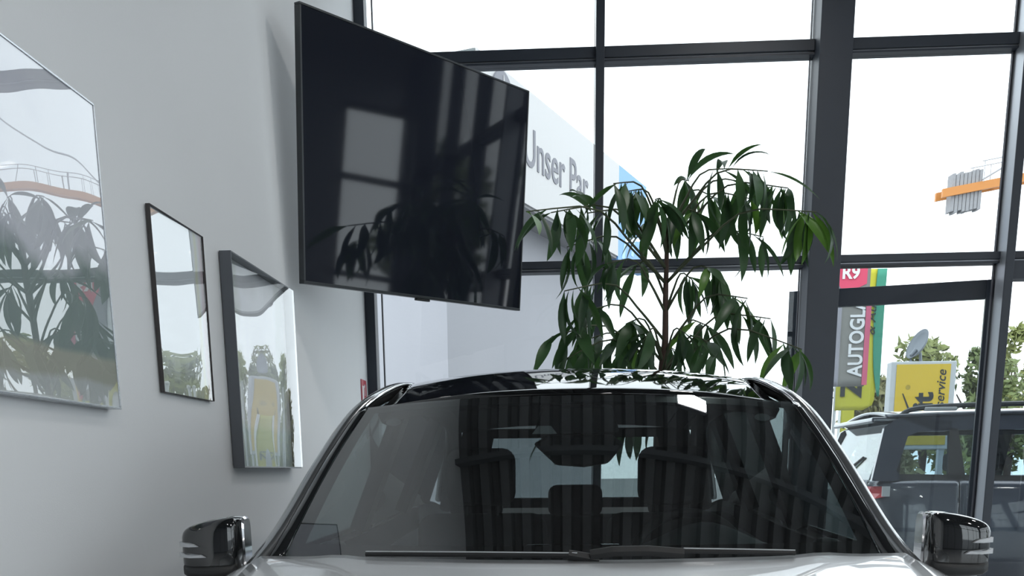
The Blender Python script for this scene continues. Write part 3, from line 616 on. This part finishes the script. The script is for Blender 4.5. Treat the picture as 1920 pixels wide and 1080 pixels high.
for far in (0, 1):
    suv_panel('rear_quarter', 2.385, 3.075, far, 3.25-.1, 26)
    d = suv_panel('rear_door', 3.085, 4.02, far)
    d2 = suv_panel('front_door', 4.03, 5.12, far); suv_panel('fender', 5.13, 6.92, far, 6.0)
    for dd, hx in ((d,3.19),(d2,4.14)):
        yh = sy(8.415, far); h = MB(); h.tube([(hx-.04,sy(8.46,far),1.055),(hx-.03,yh,1.06),(hx+.12,yh,1.06),(hx+.13,sy(8.46,far),1.055)], .018, 8); h.build('door_handle', LIGHTGREY, dd, smooth=True)
    # greenhouse posts (x bottom, x top pairs) and glazing
    def gp(x, z, out=0): return (x, sy(8.50+.26*max(0,(z-1.19))/.56*.8-out, far), z)
    def quad(name, pts, mt, th=.03, out=0):
        return MB().poly([gp(a,b_,out) for a,b_ in pts], (0,(-1 if far else 1)*th,0)).build(name, mt, suv)
    quad('rear_pillar', [(2.40,1.19),(2.66,1.19),(2.60,1.27),(2.70,1.54),(2.78,1.575),(3.05,1.58),(3.05,1.66),(2.66,1.70),(2.52,1.62)], SUVP, .05)
    quad('belt_moulding', [(2.62,1.19),(5.2,1.16),(5.2,1.19),(2.62,1.245)], BLACKPLASTIC, .04)
    quad('quarter_window', [(2.60,1.25),(2.63,1.235),(3.02,1.235),(3.05,1.575),(2.78,1.575),(2.70,1.545)], glass('tinted car glass', (.78,.84,.86), .06), .006, -.01)
    quad('window_post', [(3.0,1.2),(3.14,1.2),(3.10,1.60),(3.03,1.60)], BLACKPLASTIC, .04)
    quad('door_window', [(3.14,1.22),(4.0,1.21),(4.0,1.60),(3.11,1.60)], MATS['tinted car glass'], .006, -.01)
    quad('window_post', [(3.98,1.2),(4.10,1.2),(4.10,1.60),(3.98,1.60)], BLACKPLASTIC, .04)
    quad('door_window', [(4.10,1.21),(5.1,1.19),(4.62,1.60),(4.10,1.60)], MATS['tinted car glass'], .006, -.01)
    quad('front_pillar', [(5.05,1.17),(5.2,1.16),(4.68,1.66),(4.55,1.66)], SUVP, .05)
    quad('roof_edge', [(2.9,1.585),(4.7,1.59),(4.6,1.70),(2.62,1.70)], SUVP, .06)
    # roof rail with feet
    ry = sy(8.78, far)
    r_ = MB(); r_.tube(spline([(2.66,ry,1.70),(2.80,ry,1.765),(3.3,ry,1.79),(4.0,ry,1.79),(4.5,ry,1.755),(4.62,ry,1.70)], 20), .020, 8, flat=(.8,1)); ro = r_.build('roof_rail', mat('dark rail', (.05,.055,.06), .4, .5), suv, smooth=True)
    r_ = MB(); r_.box(2.86,3.12,min(ry-.024,ry+.024),max(ry-.024,ry+.024),1.745,1.775); r_.build('rail_insert', LIGHTGREY, ro, bevel=.008)
    # tail lamp
    ty = sy(8.50, far)
    t_ = MB(); t_.poly([(2.385,sy(8.62,far),1.15),(2.40,ty,1.15),(2.53,sy(8.455,far),1.15),(2.50,sy(8.45,far),1.07),(2.42,ty,1.05),(2.385,sy(8.60,far),1.05)], (0,(1 if far else -1)*.012,0)); to = t_.build('tail_lamp', mat('tail lamp red', (.55,.03,.04), .2, coat=1), suv)
    t_ = MB(); t_.box(2.47,2.53,min(sy(8.432,far),sy(8.452,far)),max(sy(8.432,far),sy(8.452,far)),1.07,1.15); t_.build('lamp_reflector', LIGHTGREY, to)
    for xc in (3.15, 6.0):
        w_ = MB(); w_.lathe([(.22,-.12),(.34,-.12),(.365,-.08),(.37,0),(.365,.08),(.34,.12),(.22,.12)], (xc,sy(8.60,far),.35), (0,1,0), 24); wo = w_.build('wheel', RUBBER, suv, smooth=True)
        w_ = MB(); w_.lathe([(.0,0),(.20,.0),(.24,.02),(.24,-.06)], (xc,sy(8.50,far),.35), (0,-1 if not far else 1,0), 20); w_.build('rim', CHROME, wo)
# centre pieces
SY0, SY1 = 8.60, 10.15
MB().grid(lambda u, v: (lerp(2.56,4.75,u), lerp(8.68,10.07,v), 1.70+.055*math.sin(math.pi*v)+.02*math.sin(math.pi*u)), 14, 10).build('roof', SUVP, suv, smooth=True, solid=.02)
MB().grid(lambda u, v: (5.15+u*1.7, lerp(8.55,10.2,v), smooth_interp(ST, 5.15+u*1.7)+.02*math.sin(math.pi*v)), 12, 8).build('bonnet', SUVP, suv, smooth=True, solid=.01)
MB().grid(lambda u, v: (lerp(5.15,4.62,u), lerp(8.56,10.19,v) if u < .5 else lerp(8.66,10.09,v), lerp(1.16,1.70,u)), 6, 6).build('windscreen', MATS['tinted car glass'], suv, solid=.005)
MB().grid(lambda u, v: (lerp(2.41,2.56,u), lerp(8.62+.08*u,10.13-.08*u,v), lerp(1.20,1.64,u)), 4, 6).build('rear_window', MATS['tinted car glass'], suv, solid=.005)
MB().grid(lambda u, v: (2.36+.03*abs(v*2-1)**2, lerp(8.58,10.17,v), lerp(.62,1.20,u)), 6, 10).build('tailgate', SUVP, suv, smooth=True, solid=.01)
MB().grid(lambda u, v: (2.33+.10*abs(v*2-1)**3, lerp(8.50,10.25,v), lerp(.34,.66,u)), 4, 12).build('rear_bumper', BLACKPLASTIC, suv, smooth=True, solid=.02)
MB().grid(lambda u, v: (6.95-.15*abs(v*2-1)**3, lerp(8.55,10.2,v), lerp(.34,.85,u)), 4, 12).build('front_bumper', SUVP, suv, smooth=True, solid=.02)
sp = MB().box(2.44,2.66,8.74,10.01,1.655,1.70).build('roof_spoiler', SUVP, suv, bevel=.015)
wi = MB(); wi.tube([(2.40,9.4,1.24),(2.46,9.0,1.38)], .012, 6); wi.build('rear_wiper', BLACKPLASTIC, suv)
box('underbody', BLACKPLASTIC, (2.5,6.7,8.62,10.13,.25,.4), suv)
box('cabin_floor', INTDARK, (2.5,5.2,8.62,10.13,.4,.75), suv)
for x in (3.55,4.45):
    for y in (8.95,9.8):
        s_ = blob('seat', x-.08, x+.06, y-.25, y+.25, .7, 1.22, INTDARK, suv, 0, .04); blob('headrest', x-.12, x-.02, y-.12, y+.12, 1.26, 1.42, INTDARK, s_, 0, .03)

# ------------------------------------------------------------------ neighbouring building with lettered fascia
C0 = Vector((-.94,10.86,0)); U = Vector((.36,.933,0)).normalized(); Wd = Vector((-U.y,U.x,0))
FL = 5.509; ZF0, ZF1 = 4.14, 5.281
bld = root('neighbouring_building', 'white neighbouring building with a lettered fascia and blue end panel', 'building', tuple(C0))
MBW = Matrix((( U.x,Wd.x,0,C0.x),(U.y,Wd.y,0,C0.y),(0,0,1,0),(0,0,0,1)))        # s along fascia, n into the building
RENDER_ = mat('pale render', (.40,.40,.43), .9, var=.03, vscale=.6, bump=.1, bscale=40)
FASC = mat('white fascia panel', (.60,.59,.585), .5)
box('wall', RENDER_, (.02,FL-.7,.40,7,-.05,ZF0), bld, M=MBW)
box('fascia', FASC, (0,FL*.777,0,.12,ZF0,ZF1), bld, M=MBW)
box('side_fascia', mat('grey fascia panel', (.17,.19,.19), .6), (-.01,.11,.02,7,ZF0,ZF1), bld, M=MBW)
box('soffit', mat('grey soffit', (.30,.30,.31), .8), (.02,FL,.02,.5,ZF0-.03,ZF0), bld, M=MBW)
box('roof', mat('roof gravel', (.3,.3,.3), .9), (.02,FL,.12,7,ZF0,ZF1-.08), bld, M=MBW)
bp_ = box('blue_end_panel', mat('blue panel', (.14,.36,.74), .4), (FL*.777,FL,0,.12,ZF0-.05,ZF1), bld, M=MBW)
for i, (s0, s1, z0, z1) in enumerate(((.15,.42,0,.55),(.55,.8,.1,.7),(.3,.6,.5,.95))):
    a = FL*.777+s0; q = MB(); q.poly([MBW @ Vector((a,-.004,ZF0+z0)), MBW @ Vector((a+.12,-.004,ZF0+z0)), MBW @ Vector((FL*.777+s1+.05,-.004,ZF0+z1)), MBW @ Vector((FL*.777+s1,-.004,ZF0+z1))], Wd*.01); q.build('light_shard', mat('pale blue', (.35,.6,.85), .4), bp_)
GREYL = mat('grey lettering', (.19,.19,.22), .5)
MT = Matrix((( U.x,0,-Wd.x,0),(U.y,0,-Wd.y,0),(0,1,0,0),(0,0,0,1)))
text('fascia_lettering', 'Unser Par', GREYL, bld, Matrix.Translation(MBW @ Vector((1.10,-.004,4.535))) @ MT, .565, .004, .004, .86)
e = MB(); e.lathe([(0,0),(.25,0),(.25,.02),(0,.02)], MBW @ Vector((.56,-.003,5.0)), -Wd, 32); lg = e.build('emblem_disc', GREYL, bld)
e = MB()
for k in range(3):
    a = R(90+120*k); e.tube([MBW @ Vector((.56,-.026,5.0)), MBW @ Vector((.56+.21*math.cos(a),-.026,5.0+.21*math.sin(a)))], [.028,.004], 6)
e.build('emblem_star', FASC, lg)

# ------------------------------------------------------------------ flags, pylon sign, dish
def grid_flag(name, mt, parent, outline, y, amp=.03, ny=16, nx=6, th=.006):
    """outline(z)->(x0,x1); v from bottom to top"""
    def fn(u, v):
        x0, x1 = outline(v)[0:2]; z = outline(v)[2]; x = lerp(x0,x1,u)
        return (x, y+amp*math.sin(x*9+z*3), z)
    return MB().grid(fn, nx, ny).build(name, mt, parent, smooth=True, solid=th)
POLE = mat('white pole', (.6,.62,.64), .35, .2)
fa = root('glass_service_flag', 'grey tall banner with white vertical lettering and red top', 'banner', (3.06,13,0))
p_ = MB(); p_.tube([(3.03,13.0,-.02),(3.03,13.0,3.72)], .022, 8); p_.build('pole', POLE, fa, smooth=True)
grid_flag('cloth', mat('grey banner cloth', (.27,.265,.25), .9), fa, lambda v: (3.19,3.50,lerp(2.255,3.68,v)), 13, .0)
grid_flag('side_stripe', mat('lilac banner stripe', (.38,.37,.42), .9), fa, lambda v: (3.05,3.19,lerp(2.255,3.68,v)), 13, .0)
MV = Matrix(((0,-1,0,0),(0,0,-1,0),(1,0,0,0),(0,0,0,1)))       # reading upwards, facing -y
text('lettering', 'AUTOGLAS', mat('banner white', (.85,.86,.88), .8), fa, Matrix.Translation((3.455,12.985,2.37)) @ MV, .235, .002, .006, .80)
q = MB(); q.poly([(3.10,12.99,3.48),(3.20,12.99,3.30),(3.46,12.99,3.42),(3.46,12.99,3.66),(3.10,12.99,3.66)], (0,.004,0)); q.build('red_panel', mat('banner red', (.75,.10,.18), .8), fa)
MH = Matrix(((1,0,0,0),(0,0,-1,0),(0,1,0,0),(0,0,0,1)))
text('panel_lettering', 'R9', MATS['banner white'], fa, Matrix.Translation((3.16,12.98,3.48)) @ MH, .19, .002, .006)
q = MB(); q.box(3.47,3.53,12.985,12.997,2.27,3.3); q.build('pink_stripe', mat('banner pink', (.66,.14,.24), .8), fa)
# yellow and green beach flag
YEL = mat('yellow banner cloth', (.56,.54,.05), .85); GRN = mat('green banner cloth', (.07,.32,.22), .85); BLK = mat('black print', (.02,.025,.03), .7)
fy = root('yellow_green_flag', 'yellow banner with green edge and black lettering behind the grey banner', 'banner', (3.45,14,0))
p_ = MB(); p_.tube([(3.42,14.03,-.02),(3.42,14.03,3.8)], .022, 8); p_.build('pole', POLE, fy, smooth=True)
def yo(v):
    z = lerp(2.03,3.76,v); x1 = smooth_interp([(2.03,3.78),(2.06,3.86),(2.15,3.91),(2.6,3.91),(3.4,3.86),(4.2,3.90)], z); return (3.415,x1,z)
grid_flag('cloth', YEL, fy, yo, 14, 0, 28)
grid_flag('green_edge', GRN, fy, lambda v: (smooth_interp([(2.2,3.94),(2.6,3.87),(3.4,3.84),(4.2,3.88)], lerp(2.2,3.76,v)), smooth_interp([(2.2,3.97),(3.4,3.965),(4.2,3.98)], lerp(2.2,3.76,v)), lerp(2.2,3.76,v)), 13.99, 0)
text('lettering', 'Zi', BLK, fy, Matrix.Translation((3.73,13.985,2.20)) @ MV, .36, .002, .014)
text('small_lettering', '& Auto', BLK, fy, Matrix.Translation((3.86,13.98,2.95)) @ MV, .16, .002, .0, 1.1, shear=.3)
f2 = root('narrow_yellow_flag', 'narrow yellow banner with black lettering hanging lowest behind the car roof', 'banner', (3.5,15,0))
p_ = MB(); p_.tube([(3.73,15.0,-.02),(3.73,15.0,2.2)], .02, 8); p_.build('pole', POLE, f2, smooth=True)
grid_flag('cloth', YEL, f2, lambda v: (3.75,3.93,lerp(1.2,2.2,v)), 15, 0)
text('lettering', 'Zi', BLK, f2, Matrix.Translation((3.90,14.985,1.45)) @ MV, .17, .002, .004)
for i, x in enumerate((3.95, 4.06)):
    fp = root('flag_pole', ['slim white post left of the yellow banners','slim grey post right beside the first white post'][i], 'post', (x,17,0)); s_ = MB(); s_.tube([(x,17,-.02),(x,17,2.75)], .03, 10); s_.build('shaft', POLE if i == 0 else ALU, fp, smooth=True); s_ = MB(); s_.lathe([(0,0),(.035,0),(.035,.03),(0,.05)], (x,17,2.75), (0,0,1), 10); s_.build('cap', POLE, fp)
# pylon sign
py_ = root('yellow_service_sign', 'yellow upright sign with black vertical lettering in pale frame', 'sign', (6.46,20,0))
box('cabinet', mat('pale sign frame', (.45,.47,.49), .5), (5.87,7.05,20,20.3,1.62,3.20), py_, bevel=.02)
for x in (6.0,6.92): box('post', ALU, (x-.05,x+.05,20.08,20.2,-.02,1.62), py_)
box('face', mat('yellow sign face', (.56,.39,.02), .35), (5.965,6.94,19.985,20.0,1.70,3.145), py_)
text('lettering', 'Autoservice', BLK, py_, Matrix.Translation((6.86,19.98,3.04)) @ MV, .235, .002, .002, 1, 'RIGHT', shear=.25)
text('large_lettering', 'it', BLK, py_, Matrix.Translation((6.64,19.98,2.63)) @ MV, .50, .002, .02, 1.0, 'RIGHT')
q = MB(); q.poly([(6.09,19.982,2.63),(6.11,19.982,2.63),(6.27,19.982,2.30),(6.23,19.982,2.30)], (0,-.004,0)); q.build('slash_mark', BLK, py_)
q = MB(); q.lathe([(.035,0),(.045,0),(.045,.003),(.035,.003)], (6.19,19.984,2.74), (0,-1,0), 16); q.build('round_mark', mat('ochre print', (.35,.26,.03), .6), py_)
ds = root('satellite_dish', 'grey tilted dish standing on top of the yellow sign', 'dish', (6.35,20.1,3.2))
DG = mat('dish grey', (.2,.22,.25), .5)
d_ = MB(); ax = Vector((-.80,-.35,.42)).normalized()
ctr = Vector((6.36,20.1,3.50)); u_ = Vector((.42,0,.80)).normalized(); v_ = ax.cross(u_).normalized(); ax = u_.cross(v_)
rs = []
for r_, h_ in ((.02,-.07),(.5,-.055),(.8,-.02),(1.0,.03),(1.0,.045),(.8,0),(.5,-.03),(.02,-.04)):
    rs.append([ctr + u_*math.cos(2*math.pi*k/24)*.29*r_ + v_*math.sin(2*math.pi*k/24)*.22*r_ + ax*h_ for k in range(24)])
d_.rings(rs); d_.build('reflector', DG, ds, smooth=True)
d_ = MB(); d_.tube([(6.24,20.1,3.203),(6.24,20.1,3.32),(6.32,20.1,3.42)], .035, 8); d_.tube([(6.42,20.1,3.203),(6.40,20.1,3.36)], .03, 8); d_.build('mount', DG, ds)

# ------------------------------------------------------------------ trees beyond the yard
def tree(label, x, y, h, rx, cols, seed, n=2600, ls=.16):
    t_ = root('broadleaf_tree', label, 'tree', (x,y,-.02), 'trees beyond the yard'); r = random.Random(seed)
    k = MB(); k.tube([(x,y,-.02),(x+.1,y,h*.35),(x,y,h*.8)], [.16,.12,.04], 8)
    for i in range(6):
        a = r.uniform(0,6.28); z = h*r.uniform(.3,.6); k.tube([(x,y,z),(x+math.cos(a)*rx*.6,y+math.sin(a)*rx*.6,z+h*.2)], [.06,.02], 6)
    k.build('trunk', BARK, t_, smooth=True)
    f = MB(); cl = [(r.gauss(0,.45)*rx, r.gauss(0,.45)*rx, r.uniform(.22,.93)*h, r.uniform(.35,.7)) for _ in range(16)]
    cl.append((0,0,h*.95,.3))
    for i in range(n):
        c = r.choice(cl); d = Vector((r.gauss(0,1),r.gauss(0,1),r.gauss(0,1))).normalized()*c[3]*r.uniform(.5,1.05)
        p = Vector((x+c[0],y+c[1],c[2])) + d
        if p.z > h: p.z = h-r.random()*.3
        a = Vector((r.gauss(0,1),r.gauss(0,1),r.gauss(0,1))).normalized(); b_ = a.orthogonal().normalized(); s_ = ls*r.uniform(.6,1.2)
        f.add([p-a*s_, p+b_*s_*.5, p+a*s_, p-b_*s_*.5], [(0,1,2,3)])
    o = f.build('foliage', cols, t_); tag(o, kind='stuff')
FOL = [mat('autumn foliage a', (.21,.235,.07), .7, var=.35, vscale=1.2), mat('autumn foliage b', (.14,.18,.06), .7, var=.35, vscale=1.2), mat('autumn foliage c', (.17,.16,.06), .7, var=.35, vscale=1.2)]
TR_ = [('small brownish tree behind the yellow banners',7.4,26,3.4,.8,2),('tree whose tip shows just right of the grey dish',10.4,32,4.95,1.0,0),('green tree right of the yellow sign',13.0,35,5.0,1.0,1),('tallest yellow green tree seen beside the right post',15.8,39,6.2,1.0,0),('yellow green tree right of the right window post',20.0,43,7.0,1.3,0),('broad green tree farther right of the entrance',25,41,6.4,1.8,1),('low brown tree left of the yellow sign',8.6,30,3.0,.9,2),('low green shrub tree under the taller trees',17.9,37,4.6,.9,1)]
for i, (lb, x, y, h, rx, ci) in enumerate(TR_): tree(lb, x, y, h, rx, FOL[ci], 30+i)
# trees that the side windows look out on
for i, (lb, x, y, h) in enumerate((('tall tree outside the first side window',17,-1.5,6.5),('tall tree outside the middle side windows',19,4.5,7),('tall tree outside the last side window',18,9.5,6))): tree(lb, x, y, h, 1.7, FOL[1], 60+i, 1800, .22)

# ------------------------------------------------------------------ tower crane far away
cr = root('tower_crane', 'distant tower crane with orange counter jib and grey ballast', 'crane', (48,82,0))
ORG = mat('orange crane steel', (.55,.22,.05), .5); CONC = mat('concrete ballast', (.30,.30,.31), .9, var=.15)
A = Vector((25.94,80,20.15)); D = Vector((4.42,.4,.80)).normalized()
MC = Matrix(((D.x,-D.y,0,A.x),(D.y,D.x,0,A.y),(D.z,0,1,A.z),(0,0,0,1)))
for yy in (-.55,.55): box('jib_beam', ORG, (0,24,yy-.12,yy+.12,-.28,.28), cr, M=MC)
for i in range(8): box('cross_beam', ORG, (1+i*2.8,1.3+i*2.8,-.5,.5,-.1,.1), cr, M=MC)
for i in range(8):
    rj = random.Random(i).uniform(-.08,.08); box('ballast_slab', CONC, (.75+i*.28,.75+i*.28+.25,-.42,.42,-1.35+rj-i*.02,1.15+rj), cr, M=MC, bevel=.03)
box('tower', ORG, (23.4,25,-.8,.8,-24.6,6), cr, M=MC)
STEELG = mat('thin grey steel', (.35,.36,.38), .6)
for yy in (-.9,.9):
    r_ = MB(); r_.tube([MC @ Vector((2.6,yy,1.55)), MC @ Vector((23,yy,1.55))], .035, 5)
    for i in range(9): r_.tube([MC @ Vector((2.8+i*1.3,yy,.2)), MC @ Vector((2.8+i*1.3,yy,1.55))], .03, 5)
    r_.build('railing', STEELG, cr)
    r_ = MB(); r_.tube([MC @ Vector((2.9,yy*.5,.4)), MC @ Vector((24,yy*.2,8.5))], .06, 5); r_.build('tie_rod', STEELG, cr)
